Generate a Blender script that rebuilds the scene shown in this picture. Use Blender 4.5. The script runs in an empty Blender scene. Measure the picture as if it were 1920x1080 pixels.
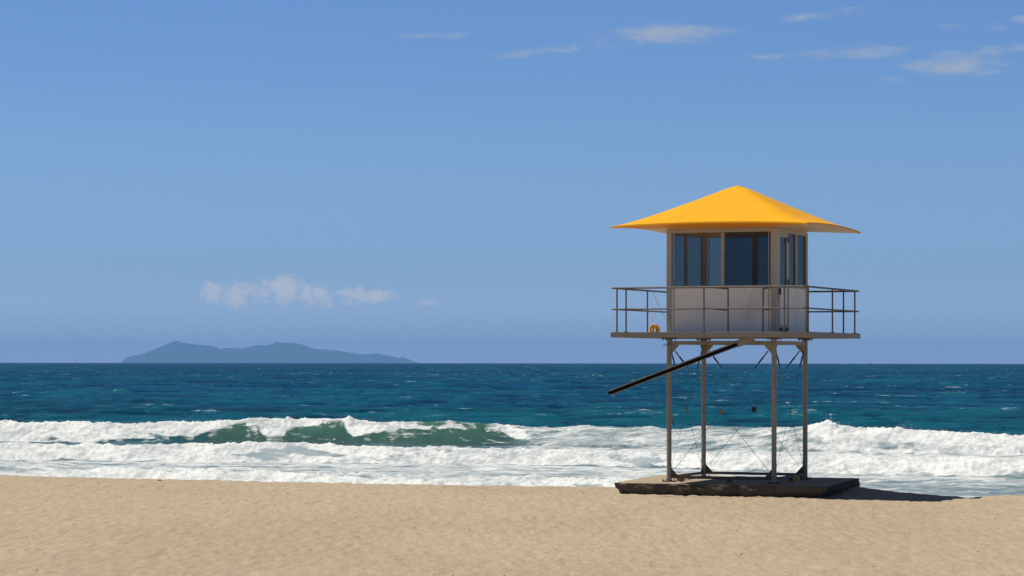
import bpy, math, random
import numpy as np
from mathutils import Vector, Matrix

# ---------------------------------------------------------------- camera, sky, sun, exposure
S = bpy.context.scene
C = S.collection
rad = math.radians
F = 5000.0            # focal length in pixels of a 1920 wide frame
EYE = 5.0             # eye height above the sea
cam_d = bpy.data.cameras.new('camera'); cam = bpy.data.objects.new('camera', cam_d); C.objects.link(cam)
cam_d.sensor_width = 36; cam_d.lens = 36 * F / 1920
cam_d.shift_y = (675 - 540) / 1920
cam_d.clip_start = 0.5; cam_d.clip_end = 150000
cam.location = (0, 0, EYE)
cam.rotation_euler = (rad(90), rad(-0.06), 0)
S.camera = cam

SUN = Vector((-0.455, 0.15, 1.0)).normalized()
sun_d = bpy.data.lights.new('sun', 'SUN'); sun_d.energy = 5.0; sun_d.angle = rad(0.53); sun_d.color = (1.0, 0.94, 0.84)
sun = bpy.data.objects.new('sun', sun_d); C.objects.link(sun)
sun.rotation_euler = SUN.to_track_quat('Z', 'Y').to_euler()

S.view_settings.view_transform = 'Standard'
S.view_settings.look = 'None'
S.view_settings.exposure = 0.0
S.view_settings.gamma = 1.0
S.cycles.max_bounces = 6
S.cycles.transparent_max_bounces = 16
S.cycles.volume_bounces = 0

class NT:
    """little helper round a node tree"""
    def __init__(s, tree):
        s.t = tree; s.n = tree.nodes; s.l = tree.links; s.n.clear()
    def new(s, kind, **kw):
        nd = s.n.new(kind)
        for k, v in kw.items(): setattr(nd, k, v)
        return nd
    def link(s, a, b): s.l.new(a, b)
    def put(s, sock, v):
        if isinstance(v, bpy.types.NodeSocket): s.l.new(v, sock)
        else: sock.default_value = v
    def math(s, op, a, b=0.0, c=None, clamp=False):
        nd = s.n.new('ShaderNodeMath'); nd.operation = op; nd.use_clamp = clamp
        s.put(nd.inputs[0], a); s.put(nd.inputs[1], b)
        if c is not None: s.put(nd.inputs[2], c)
        return nd.outputs[0]
    def mix(s, fac, a, b, mode='MIX'):
        nd = s.n.new('ShaderNodeMix'); nd.data_type = 'RGBA'; nd.blend_type = mode
        s.put(nd.inputs[0], fac); s.put(nd.inputs[6], a); s.put(nd.inputs[7], b)
        return nd.outputs[2]
    def maprange(s, v, a, b, c=0.0, d=1.0, smooth=True):
        nd = s.n.new('ShaderNodeMapRange'); nd.interpolation_type = 'SMOOTHSTEP' if smooth else 'LINEAR'
        s.put(nd.inputs[0], v); s.put(nd.inputs[1], a); s.put(nd.inputs[2], b); s.put(nd.inputs[3], c); s.put(nd.inputs[4], d)
        return nd.outputs[0]
    def noise(s, vec, scale, detail=4, rough=0.55, dist=0.0, loc=(0, 0, 0), sc=(1, 1, 1)):
        mp = s.n.new('ShaderNodeMapping'); mp.inputs[1].default_value = loc; mp.inputs[3].default_value = sc
        s.l.new(vec, mp.inputs[0])
        nd = s.n.new('ShaderNodeTexNoise'); s.l.new(mp.outputs[0], nd.inputs['Vector'])
        nd.inputs['Scale'].default_value = scale; nd.inputs['Detail'].default_value = detail
        nd.inputs['Roughness'].default_value = rough; nd.inputs['Distortion'].default_value = dist
        return nd.outputs[0]

def build_world():
    w = bpy.data.worlds.new('World'); S.world = w; w.use_nodes = True
    T = NT(w.node_tree)
    sky = T.new('ShaderNodeTexSky'); sky.sky_type = 'NISHITA'; sky.sun_disc = False
    sky.sun_elevation = math.asin(SUN.z); sky.sun_rotation = math.atan2(SUN.x, SUN.y)
    sky.altitude = 0; sky.air_density = 1.0; sky.dust_density = 0.3; sky.ozone_density = 2.0
    geo = T.new('ShaderNodeNewGeometry')
    sep = T.new('ShaderNodeSeparateXYZ')
    tc = T.new('ShaderNodeTexCoord'); T.link(tc.outputs['Generated'], sep.inputs[0])
    x, y, z = sep.outputs
    front = T.maprange(y, 0.3, 0.6)
    ys = T.math('MAXIMUM', y, 0.1)
    az = T.math('DIVIDE', x, ys); el = T.math('DIVIDE', z, ys)
    # day blue, paler low down; the unseen upper sky is dimmed to deepen shadows
    rp = T.new('ShaderNodeValToRGB'); rp.color_ramp.interpolation = 'EASE'
    T.put(rp.inputs[0], T.math('MULTIPLY', z, 5.0))
    el_ = rp.color_ramp.elements
    while len(el_) < len(SKY_TINT): el_.new(.5)
    for e_, (zz, c_) in zip(el_, SKY_TINT): e_.position = zz * 5; e_.color = (*[q / 2.2 for q in c_], 1)
    tint = T.mix(1.0, rp.outputs[0], (2.2, 2.2, 2.2, 1), 'MULTIPLY')
    tint = T.mix(T.maprange(z, 0.13, 0.45), tint, (*SKY_HIGH, 1))
    col = T.mix(1.0, sky.outputs[0], tint, 'MULTIPLY')
    cmb = T.new('ShaderNodeCombineXYZ'); T.link(az, cmb.inputs[0]); T.link(el, cmb.inputs[1])
    # clouds: (azimuth, elevation, half width, half height, tilt, strength) as tangents
    def layer(specs, nscale, nsc, lo, hi, loc, nk):
        tot = None
        for (px, py, hw, hh, tilt, st) in specs:
            a0 = (px - 960) / F; e0 = (675 - py) / F
            dx = T.math('SUBTRACT', az, a0); dy = T.math('SUBTRACT', el, e0)
            if tilt: dy = T.math('SUBTRACT', dy, T.math('MULTIPLY', dx, tilt))
            q = T.math('ADD', T.math('POWER', T.math('ABSOLUTE', T.math('MULTIPLY', dx, F / hw)), 2.0),
                       T.math('POWER', T.math('ABSOLUTE', T.math('MULTIPLY', dy, F / hh)), 2.0))
            g = T.math('MULTIPLY', T.math('EXPONENT', T.math('MULTIPLY', q, -1.0)), st)
            tot = g if tot is None else T.math('MAXIMUM', tot, g)
        n = T.noise(cmb.outputs[0], nscale, 7, 0.6, 0.3, loc=loc, sc=nsc)
        v = T.math('ADD', tot, T.math('MULTIPLY', T.math('SUBTRACT', n, 0.5), nk))
        v = T.math('MULTIPLY', v, T.maprange(tot, 0.01, 0.4))
        return T.maprange(v, lo, hi)
    cum = layer([(400, 551, 26, 22, 0, 1.0), (448, 553, 48, 26, 0, 1.0), (530, 543, 44, 27, 0, 1.25), (590, 554, 48, 21, 0, 1.1), (500, 556, 90, 14, 0, .7),
                 (668, 553, 38, 20, 0, 1.0), (712, 555, 34, 18, 0, .85), (795, 563, 36, 13, 0, .65)], 170, (1, 1.35, 1), .20, 1.15, (3, 1, 0), 3.0)
    cir = layer([(1252, 63, 125, 19, .05, 1.05), (1070, 90, 170, 11, .10, .60), (1550, 26, 90, 11, .12, .75), (1440, 106, 80, 8, .02, .42),
                 (1600, 98, 110, 15, .03, .8), (1790, 119, 100, 20, -.03, 1.0), (1850, 95, 110, 14, .1, .6), (1660, 152, 70, 12, 0, .42), (1798, 48, 50, 10, 0, .5),
                 (1868, 50, 28, 10, 0, .5), (1925, 34, 34, 14, 0, .6), (820, 68, 110, 8, .05, .50)], 60, (1, 3.6, 1), .06, 1.40, (0, 7, 0), 3.0)
    col = T.mix(T.math('MULTIPLY', T.math('MULTIPLY', cum, .74), front), col, (*CLOUD_LOW, 1))
    col = T.mix(T.math('MULTIPLY', T.math('MULTIPLY', cir, .72), front), col, (*CLOUD, 1))
    bg = T.new('ShaderNodeBackground'); T.link(col, bg.inputs[0]); bg.inputs[1].default_value = 0.1
    out = T.new('ShaderNodeOutputWorld'); T.link(bg.outputs[0], out.inputs[0])
SKY_TINT = [(0, (.88, 1.06, 2.2)), (.015, (.54, .77, 1.48)), (.035, (.43, .645, 1.165)), (.075, (.455, .64, 1.035)), (.124, (.425, .61, .985))]
SKY_HIGH = (.31, .32, .36); CLOUD_LOW = (5.9, 6.1, 6.8); CLOUD = (4.0, 4.5, 5.3)
build_world()

# ---------------------------------------------------------------- helpers
def tag(o, label=None, cat=None, group=None, kind=None):
    if label: o['label'] = label
    if cat: o['category'] = cat
    if group: o['group'] = group
    if kind: o['kind'] = kind
    return o

def px(x, y, Y):
    return Vector(((x - 960) / F * Y, Y, EYE + (675 - y) / F * Y))

class MB:
    def __init__(s): s.v = []; s.f = []
    def poly(s, vs, fs):
        b = len(s.v); s.v += [tuple(v) for v in vs]; s.f += [tuple(b + i for i in f) for f in fs]; return s
    def box(s, x0, x1, y0, y1, z0, z1, M=None):
        vs = [Vector(p) for p in ((x0, y0, z0), (x1, y0, z0), (x1, y1, z0), (x0, y1, z0), (x0, y0, z1), (x1, y0, z1), (x1, y1, z1), (x0, y1, z1))]
        if M is not None: vs = [M @ v for v in vs]
        return s.poly(vs, [(0, 3, 2, 1), (4, 5, 6, 7), (0, 1, 5, 4), (1, 2, 6, 5), (2, 3, 7, 6), (3, 0, 4, 7)])
    def tube(s, pts, r, n=10, cap=True):
        pts = [Vector(p) for p in pts]; rr = r if isinstance(r, (list, tuple)) else [r] * len(pts)
        b = len(s.v); up = None
        for i, p in enumerate(pts):
            if i == 0: d = pts[1] - p
            elif i == len(pts) - 1: d = p - pts[i - 1]
            else: d = (pts[i + 1] - p).normalized() + (p - pts[i - 1]).normalized()
            d.normalize()
            if up is None: up = Vector((0, 0, 1)) if abs(d.z) < .9 else Vector((1, 0, 0))
            sx = d.cross(up).normalized(); sy = sx.cross(d).normalized(); up = sy
            for k in range(n):
                a = 2 * math.pi * k / n
                s.v.append(tuple(p + (sx * math.cos(a) + sy * math.sin(a)) * rr[i]))
        for i in range(len(pts) - 1):
            for k in range(n):
                a = b + i * n + k; c = b + i * n + (k + 1) % n
                s.f.append((a, a + n, c + n, c))
        if cap:
            s.f.append(tuple(b + k for k in range(n))); e = b + (len(pts) - 1) * n
            s.f.append(tuple(e + n - 1 - k for k in range(n)))
        return s
    def prism(s, pts, dirv):
        """closed outline pts pushed along dirv"""
        n = len(pts); d = Vector(dirv); vs = [Vector(p) for p in pts] + [Vector(p) + d for p in pts]
        return s.poly(vs, [tuple(range(n - 1, -1, -1)), tuple(range(n, 2 * n))] + [(i, (i + 1) % n, n + (i + 1) % n, n + i) for i in range(n)])
    def build(s, name, mat, parent=None, smooth=False, bevel=0, loc=None, flat_angle=None):
        me = bpy.data.meshes.new(name); me.from_pydata(s.v, [], s.f); me.update()
        if mat: me.materials.append(mat)
        import bmesh
        bm = bmesh.new(); bm.from_mesh(me); bmesh.ops.recalc_face_normals(bm, faces=bm.faces); bm.to_mesh(me); bm.free()
        o = bpy.data.objects.new(name, me); C.objects.link(o)
        if parent: o.parent = parent
        if loc is not None: o.location = loc
        if smooth:
            for p in me.polygons: p.use_smooth = len(p.vertices) <= 4
            try: me.set_sharp_from_angle(angle=rad(flat_angle or 40))
            except Exception: pass
        if bevel:
            m = o.modifiers.new('bevel', 'BEVEL'); m.width = bevel; m.segments = 2; m.limit_method = 'ANGLE'
        return o

def empty(name, loc, rz=0):
    o = bpy.data.objects.new(name, None); C.objects.link(o); o.location = loc; o.rotation_euler = (0, 0, rz)
    o.empty_display_size = .3; return o

def grid_mesh(name, V, nr, nc, mat, attrs=None, smooth=True):
    """V: (nr*nc,3) vertices in row order"""
    me = bpy.data.meshes.new(name)
    i = np.arange(nr - 1)[:, None] * nc + np.arange(nc - 1)[None, :]
    Q = np.stack([i, i + 1, i + nc + 1, i + nc], -1).reshape(-1, 4)
    me.vertices.add(len(V)); me.vertices.foreach_set('co', V.astype(np.float32).ravel())
    me.loops.add(Q.size); me.loops.foreach_set('vertex_index', Q.astype(np.int32).ravel())
    me.polygons.add(len(Q)); me.polygons.foreach_set('loop_start', (np.arange(len(Q)) * 4).astype(np.int32))
    try: me.polygons.foreach_set('loop_total', np.full(len(Q), 4, np.int32))
    except Exception: pass
    me.polygons.foreach_set('use_smooth', np.full(len(Q), smooth))
    me.update(calc_edges=True)
    for k, a in (attrs or {}).items():
        at = me.attributes.new(k, 'FLOAT', 'POINT'); at.data.foreach_set('value', a.astype(np.float32).ravel())
    me.materials.append(mat)
    o = bpy.data.objects.new(name, me); C.objects.link(o)
    return o

def _hash(ix, iy, seed):
    h = (ix.astype(np.int64) * 374761393 + iy.astype(np.int64) * 668265263 + seed * 1442695041) & 0xffffffff
    h = ((h ^ (h >> 13)) * 1274126177) & 0xffffffff
    h = ((h ^ (h >> 16)) * 2246822519) & 0xffffffff
    return ((h ^ (h >> 15)) & 0xffffff) / float(0xffffff)
def vnoise(x, y, seed=0):
    """smooth value noise in -1..1"""
    xi = np.floor(x); yi = np.floor(y); fx = x - xi; fy = y - yi
    fx = fx * fx * fx * (fx * (fx * 6 - 15) + 10); fy = fy * fy * fy * (fy * (fy * 6 - 15) + 10)
    a = _hash(xi, yi, seed); b = _hash(xi + 1, yi, seed); c = _hash(xi, yi + 1, seed); d = _hash(xi + 1, yi + 1, seed)
    return ((a * (1 - fx) + b * fx) * (1 - fy) + (c * (1 - fx) + d * fx) * fy) * 2 - 1
def fbm(x, y, octv=4, seed=0, gain=.5):
    t = 0; a = 1; tot = 0
    for o in range(octv):
        c, s_ = math.cos(o * 1.1), math.sin(o * 1.1)
        t = t + a * vnoise((x * c + y * s_) * 2 ** o, (-x * s_ + y * c) * 2 ** o, seed + o); tot += a; a *= gain
    return t / tot
def billow(x, y, octv=4, seed=0, gain=.5):
    t = 0; a = 1; tot = 0
    for o in range(octv):
        c, s_ = math.cos(o * 1.3), math.sin(o * 1.3)
        t = t + a * (1 - 2 * np.abs(vnoise((x * c + y * s_) * 2 ** o, (-x * s_ + y * c) * 2 ** o, seed + o))); tot += a; a *= gain
    return t / tot
def sst(x, a, b):
    t = np.clip((x - a) / (b - a), 0, 1); return t * t * (3 - 2 * t)

# ---------------------------------------------------------------- materials
def mat(name, color, rough=.6, var=.12, scale=4, metallic=0, bump=0, bscale=40, spec=.4, dirt=None, dirtamt=0, coat=0):
    m = bpy.data.materials.new(name); m.use_nodes = True; T = NT(m.node_tree)
    tc = T.new('ShaderNodeTexCoord'); v = tc.outputs['Object']
    n = T.noise(v, scale, 5, .6)
    k = T.maprange(n, .3, .7, 1 - var, 1 + var, False)
    cc = T.new('ShaderNodeCombineColor'); [T.put(cc.inputs[i], T.math('MULTIPLY', k, color[i])) for i in range(3)]
    col = cc.outputs[0]
    if dirt:
        n2 = T.noise(v, scale * .7, 7, .7, .5, loc=(5, 3, 1), sc=(1, 1, .35))
        col = T.mix(T.maprange(n2, .5, .72, 0, dirtamt), col, (*dirt, 1))
    p = T.new('ShaderNodeBsdfPrincipled'); T.link(col, p.inputs['Base Color'])
    T.put(p.inputs['Roughness'], T.maprange(n, .3, .7, rough - .08, min(1, rough + .08), False)); p.inputs['Metallic'].default_value = metallic
    p.inputs['Specular IOR Level'].default_value = spec
    p.inputs['Coat Weight'].default_value = coat
    if bump:
        b = T.new('ShaderNodeBump'); b.inputs['Strength'].default_value = bump; b.inputs['Distance'].default_value = .01
        T.link(T.noise(v, bscale, 5, .6), b.inputs['Height']); T.link(b.outputs[0], p.inputs['Normal'])
    o = T.new('ShaderNodeOutputMaterial'); T.link(p.outputs[0], o.inputs[0]); return m

M_steel = mat('beige_painted_steel', (.275, .248, .185), .5, .1, 6, dirt=(.17, .12, .08), dirtamt=.6, bump=.15)
M_beam = mat('weathered_steel_beam', (.085, .073, .058), .6, .15, 6, dirt=(.05, .035, .025), dirtamt=.6, bump=.2)
M_deck = mat('beige_deck_edge', (.255, .225, .175), .6, .08, 3, dirt=(.18, .14, .1), dirtamt=.35, bump=.15)
M_rail = mat('galvanised_rail', (.155, .14, .12), .65, .12, 8, spec=.2, dirt=(.14, .1, .08), dirtamt=.6)
M_wall = mat('white_wall_panel', (.85, .81, .71), .5, .03, 2, dirt=(.36, .33, .30), dirtamt=.35, bump=.05)
M_frame = mat('cream_timber_frame', (.42, .375, .28), .5, .06, 5, dirt=(.3, .2, .12), dirtamt=.4)
M_wood = mat('varnished_ceiling_timber', (.78, .40, .10), .5, .15, 5)
M_dark = mat('dark_metal', (.015, .014, .014), .5, .2, 6)
M_black = mat('black_channel', (.006, .005, .004), .6, .2, 6, spec=.12)
M_cable = mat('steel_cable', (.10, .10, .10), .5, .1, 6, metallic=.3)
M_rust = mat('rusty_plate', (.22, .15, .09), .7, .3, 14, dirt=(.1, .05, .03), dirtamt=.7)
M_floor = mat('grey_cabin_floor', (.18, .17, .16), .8, .1, 3)
M_orange = mat('orange_plastic', (.75, .24, .03), .45, .1, 12)
M_yellow = mat('yellow_plastic', (.8, .42, .03), .45, .1, 12)
M_cream = mat('cream_soffit', (.72, .60, .44), .6, .06, 3, dirt=(.5, .3, .12), dirtamt=.5)

def roof_material(name, trans=.12, col=(.86, .40, .025)):
    m = bpy.data.materials.new(name); m.use_nodes = True; T = NT(m.node_tree)
    tc = T.new('ShaderNodeTexCoord'); v = tc.outputs['Object']
    n = T.noise(v, 1.3, 6, .6, .4)
    k = T.maprange(n, .3, .7, .95, 1.04, False)
    cc = T.new('ShaderNodeCombineColor'); [T.put(cc.inputs[i], T.math('MULTIPLY', k, col[i])) for i in range(3)]
    n2 = T.noise(v, 5, 8, .72, .3, loc=(2, 2, 2))
    c2 = T.mix(T.maprange(n2, .58, .8, 0, .35), cc.outputs[0], (.55, .33, .10, 1))
    p = T.new('ShaderNodeBsdfPrincipled'); T.link(c2, p.inputs['Base Color']); p.inputs['Roughness'].default_value = .48
    p.inputs['Specular IOR Level'].default_value = .12
    b = T.new('ShaderNodeBump'); b.inputs['Strength'].default_value = .12; b.inputs['Distance'].default_value = .03
    T.link(T.noise(v, 3, 4, .5), b.inputs['Height']); T.link(b.outputs[0], p.inputs['Normal'])
    tr = T.new('ShaderNodeBsdfTranslucent'); tr.inputs[0].default_value = (.9, .38, .03, 1)
    mx = T.new('ShaderNodeMixShader'); mx.inputs[0].default_value = trans; T.link(p.outputs[0], mx.inputs[1]); T.link(tr.outputs[0], mx.inputs[2])
    o = T.new('ShaderNodeOutputMaterial'); T.link(mx.outputs[0], o.inputs[0]); return m
M_roof = roof_material('yellow_fibreglass', .20, (.96, .475, .018))
M_soffit_glow = roof_material('soffit_painted_glow', .25, (.80, .40, .05))  # orange glow under the front eave, put into the base colour

def glass(name, tint, refl=1.0):
    m = bpy.data.materials.new(name); m.use_nodes = True; T = NT(m.node_tree)
    t = T.new('ShaderNodeBsdfTransparent'); t.inputs[0].default_value = (*tint, 1)
    g = T.new('ShaderNodeBsdfGlossy'); g.inputs['Roughness'].default_value = .02
    fr = T.new('ShaderNodeFresnel'); fr.inputs[0].default_value = 1.45
    mx = T.new('ShaderNodeMixShader'); T.link(T.math('MULTIPLY', fr.outputs[0], refl), mx.inputs[0]); T.link(t.outputs[0], mx.inputs[1]); T.link(g.outputs[0], mx.inputs[2])
    o = T.new('ShaderNodeOutputMaterial'); T.link(mx.outputs[0], o.inputs[0]); return m
M_glass = glass('tinted_window_glass', (.42, .455, .48), .4)
M_glass_clear = glass('clear_window_glass', (.96, .96, .95), .3)
M_glass_dark = glass('dark_tinted_window_glass', (.50, .53, .56), .35)

def sand_material():
    m = bpy.data.materials.new('beach_sand'); m.use_nodes = True; T = NT(m.node_tree)
    g = T.new('ShaderNodeNewGeometry'); v = g.outputs['Position']
    n1 = T.noise(v, .22, 4, .5, sc=(1, .5, 1)); n2 = T.noise(v, 9, 6, .75, sc=(1, .35, 1)); n3 = T.noise(v, 55, 3, .7)
    c = T.mix(T.maprange(n1, .35, .65), (.372, .293, .203, 1), (.418, .338, .238, 1))
    c = T.mix(T.maprange(n2, .3, .75, 0, .5), c, (.28, .21, .135, 1))
    n4 = T.noise(v, 9, 7, .8, .3, sc=(1, .17, 1), loc=(3, 9, 1))
    c = T.mix(T.maprange(n4, .50, .64, 0, .62), c, (.235, .182, .122, 1))
    c = T.mix(T.maprange(n4, .47, .36, 0, .5), c, (.49, .405, .29, 1))
    c = T.mix(T.maprange(n3, .35, .7, 0, .35), c, (.455, .38, .255, 1))
    sp = T.new('ShaderNodeSeparateXYZ'); T.link(v, sp.inputs[0])
    wet = T.maprange(sp.outputs[2], 1.5, .9)
    c = T.mix(wet, c, (.16, .125, .09, 1))
    p = T.new('ShaderNodeBsdfPrincipled'); T.link(c, p.inputs['Base Color']); p.inputs['Roughness'].default_value = .95; p.inputs['Specular IOR Level'].default_value = .15
    h = T.math('ADD', T.math('MULTIPLY', T.noise(v, 11, 6, .7, sc=(1, .35, 1)), 1.0), T.math('MULTIPLY', n3, .25))
    b = T.new('ShaderNodeBump'); b.inputs['Strength'].default_value = .7; b.inputs['Distance'].default_value = .03
    T.link(h, b.inputs['Height']); T.link(b.outputs[0], p.inputs['Normal'])
    o = T.new('ShaderNodeOutputMaterial'); T.link(p.outputs[0], o.inputs[0]); return m
M_sand = sand_material()

def water_material():
    m = bpy.data.materials.new('sea_water'); m.use_nodes = True; T = NT(m.node_tree)
    g = T.new('ShaderNodeNewGeometry'); v = g.outputs['Position']
    def at(n):
        a = T.new('ShaderNodeAttribute'); a.attribute_name = n; return a.outputs['Fac']
    foam, green, streak, crest, milk, thin = at('foam'), at('green'), at('streak'), at('crest'), at('milk'), at('thin')
    sp = T.new('ShaderNodeSeparateXYZ'); T.link(v, sp.inputs[0]); Y = sp.outputs[1]
    # water colour: shallower and greener towards the shore
    deep = T.mix(T.maprange(Y, 250, 1500), (*W_MID, 1), (*W_FAR, 1))
    col = T.mix(T.maprange(Y, 175, 330), (*W_NEAR, 1), deep)
    patch = T.noise(v, .012, 4, .6, .2, sc=(.35, 1, 1))
    col = T.mix(T.maprange(patch, .35, .68, 0, .5), col, (.002, .06, .075, 1))
    rip = T.noise(v, .16, 8, .72, .4, sc=(.5, 1, 1), loc=(4, 8, 0))
    rip2 = T.noise(v, .035, 8, .75, .4, sc=(.45, 1, 1), loc=(9, 2, 0))
    rr = T.math('ADD', T.math('MULTIPLY', rip, .5), T.math('MULTIPLY', rip2, .5))
    col = T.mix(T.maprange(rr, .40, .53, .55, 0), col, (.0005, .014, .04, 1))
    col = T.mix(T.maprange(rr, .52, .64, 0, .45), col, (.006, .10, .14, 1))
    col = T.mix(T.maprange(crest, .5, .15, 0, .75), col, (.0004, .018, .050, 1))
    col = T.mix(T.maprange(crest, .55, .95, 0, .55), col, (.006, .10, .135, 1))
    gcol = T.mix(thin, (.022, .060, .060, 1), (.062, .150, .112, 1))
    gcol = T.mix(T.maprange(T.noise(v, 1.0, 6, .7, .6, sc=(1, .3, .6)), .35, .65, 0, .5), gcol, (.025, .062, .058, 1))
    col = T.mix(green, col, gcol)
    mk = T.mix(T.maprange(T.noise(v, .35, 7, .7, .8, sc=(.3, .7, 1)), .36, .62), (.12, .18, .21, 1), (.36, .42, .44, 1))
    col = T.mix(milk, col, mk)
    # bump
    b1 = T.noise(v, .9, 6, .65, .3, sc=(.6, 1, 1)); b2 = T.noise(v, .12, 6, .65, .3, sc=(.5, 1, 1)); b3 = T.noise(v, .02, 6, .7, .2, sc=(.5, 1, 1))
    far = T.maprange(Y, 150, 900)
    h = T.math('ADD', T.math('MULTIPLY', b1, .35), T.math('MULTIPLY', b2, T.maprange(Y, 120, 500, .8, 2.5)))
    h = T.math('ADD', h, T.math('MULTIPLY', b3, T.math('MULTIPLY', far, 9.0)))
    bw = T.new('ShaderNodeBump'); bw.inputs['Strength'].default_value = .6; bw.inputs['Distance'].default_value = .6; T.link(h, bw.inputs['Height'])
    wd = T.new('ShaderNodeBsdfDiffuse'); T.link(col, wd.inputs[0]); T.link(bw.outputs[0], wd.inputs['Normal'])
    wg = T.new('ShaderNodeBsdfGlossy'); wg.inputs['Roughness'].default_value = .22; T.link(bw.outputs[0], wg.inputs['Normal'])
    fr = T.new('ShaderNodeFresnel'); fr.inputs[0].default_value = 1.33; T.link(bw.outputs[0], fr.inputs['Normal'])
    w = T.new('ShaderNodeMixShader'); T.link(T.math('MULTIPLY', fr.outputs[0], .14), w.inputs[0]); T.link(wd.outputs[0], w.inputs[1]); T.link(wg.outputs[0], w.inputs[2])
    # foam
    f1 = T.noise(v, 1.1, 8, .68, .6, sc=(.55, 1, 1.2)); f2 = T.noise(v, .22, 4, .6, .5, sc=(.45, 1, 1), loc=(7, 1, 0))
    f3 = T.noise(v, .95, 8, .74, 1.0, sc=(.34, .55, 1), loc=(1, 5, 0))
    n = T.math('ADD', T.math('MULTIPLY', f1, .6), T.math('MULTIPLY', f2, .4))
    # streaky foam (lace) and solid foam
    lace = T.math('SUBTRACT', streak, T.math('MULTIPLY', T.math('SUBTRACT', T.math('ADD', T.math('MULTIPLY', f3, .7), T.math('MULTIPLY', f1, .3)), .5), 3.2))
    lace = T.maprange(lace, .25, .8)
    sol = T.maprange(T.math('ADD', foam, T.math('MULTIPLY', T.math('SUBTRACT', n, .5), 1.5)), .3, .62)
    fm = T.math('MAXIMUM', sol, T.math('MULTIPLY', lace, T.maprange(streak, .02, .2, 0, .9)))
    fcol = T.mix(T.maprange(T.math('ADD', T.math('MULTIPLY', T.noise(v, 3.0, 6, .75, .8, sc=(.7, 1, .8), loc=(2, 6, 3)), .5), T.math('MULTIPLY', T.noise(v, .6, 6, .7, 1.2, sc=(.5, .6, 1), loc=(3, 3, 3)), .5)), .38, .58), (.40, .44, .455, 1), (.72, .735, .71, 1))
    fb = T.new('ShaderNodeBump'); fb.inputs['Strength'].default_value = .55; fb.inputs['Distance'].default_value = .09
    T.link(T.math('ADD', T.noise(v, 4.5, 8, .75, .6), T.math('MULTIPLY', f1, .8)), fb.inputs['Height'])
    fo = T.new('ShaderNodeBsdfPrincipled'); T.link(fcol, fo.inputs['Base Color']); fo.inputs['Roughness'].default_value = .8
    fo.inputs['Specular IOR Level'].default_value = .2; T.link(fb.outputs[0], fo.inputs['Normal'])
    mx = T.new('ShaderNodeMixShader'); T.link(fm, mx.inputs[0]); T.link(w.outputs[0], mx.inputs[1]); T.link(fo.outputs[0], mx.inputs[2])
    o = T.new('ShaderNodeOutputMaterial'); T.link(mx.outputs[0], o.inputs[0]); return m
W_FAR = (.001, .042, .115); W_MID = (.001, .052, .120); W_NEAR = (.002, .075, .115); W_GREEN = (.022, .085, .068)
M_water = water_material()
M_foam = mat('sea_foam', (.74, .75, .73), .8, .06, 3, spec=.2)
M_cap = mat('whitecap_foam', (.55, .60, .50), .8, .2, .05, spec=.2)
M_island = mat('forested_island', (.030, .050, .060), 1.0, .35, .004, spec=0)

# ---------------------------------------------------------------- the beach
CR_X = [-60, -13.4, -4.7, 0, 2.4, 8.1, 11.7, 60]; CR_Y = [84, 69.1, 66.0, 64.3, 63.4, 62.3, 61.2, 46]
CZ_X = [-60, -13.4, -4.7, 0, 2.4, 6.0, 8.0, 9.0, 10.6, 11.3, 12.2, 60]
CZ_Z = [-3.0, -3.01, -3.05, -3.05, -3.03, -2.95, -2.95, -3.07, -3.17, -3.12, -3.07, -3.05]
def sand_z(X, Y):
    yc = np.interp(X, CR_X, CR_Y); zc = np.interp(X, CZ_X, CZ_Z)
    near = -3.05 + 0.02 * np.sin(X * .35 + .6) * np.cos(Y * .21)
    w = sst(Y, yc - 3.6, yc)
    z = near * (1 - w) + zc * w
    d = np.maximum(Y - yc, 0)
    z = z - np.where(d > 0, .11 * d * sst(d, 0, 1.2), 0)
    z = np.maximum(z, -7.5)
    return z + EYE
def build_sand():
    def axis(lo, hi, step, olo, ohi):
        a = np.arange(lo, hi, step); g = []; s = step; x = lo
        while x > olo: s *= 1.25; x -= s; g.append(x)
        h = []; s = step; x = a[-1]
        while x < ohi: s *= 1.25; x += s; h.append(x)
        return np.array(g[::-1] + list(a) + h)
    xs = axis(-14, 14, .034, -300, 300); ys = axis(36, 71, .085, -120, 140)
    X, Y = np.meshgrid(xs, ys)
    Z = sand_z(X, Y)
    a = 1 - sst(np.abs(X), 16, 40)
    Z = Z + a * (.017 * fbm(X / .17, Y / .75, 3, 3) + .010 * fbm(X / 2.6, Y / 3.2, 3, 9) + .007 * vnoise(X / .10, Y / .45, 5))
    # old scuffs and footprints
    d = fbm(X / .42, Y / .8, 2, 21); Z = Z - a * .016 * sst(d, .35, .62)
    yc = np.interp(X, CR_X, CR_Y)
    Z = Z + .018 * np.exp(-((Y - yc) / .9) ** 2) * fbm(X / .4, Y / 2, 3, 31)
    o = grid_mesh('beach_sand', np.stack([X, Y, Z], -1).reshape(-1, 3), len(ys), len(xs), M_sand)
    tag(o, 'pale golden sand with small scuffs filling the foreground', None, None, 'structure')
build_sand()

# ---------------------------------------------------------------- the sea
R_E = 6.37e6
def lerp_tab(xp, tab):
    return np.interp(xp, [t[0] for t in tab], [t[1] for t in tab])
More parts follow.
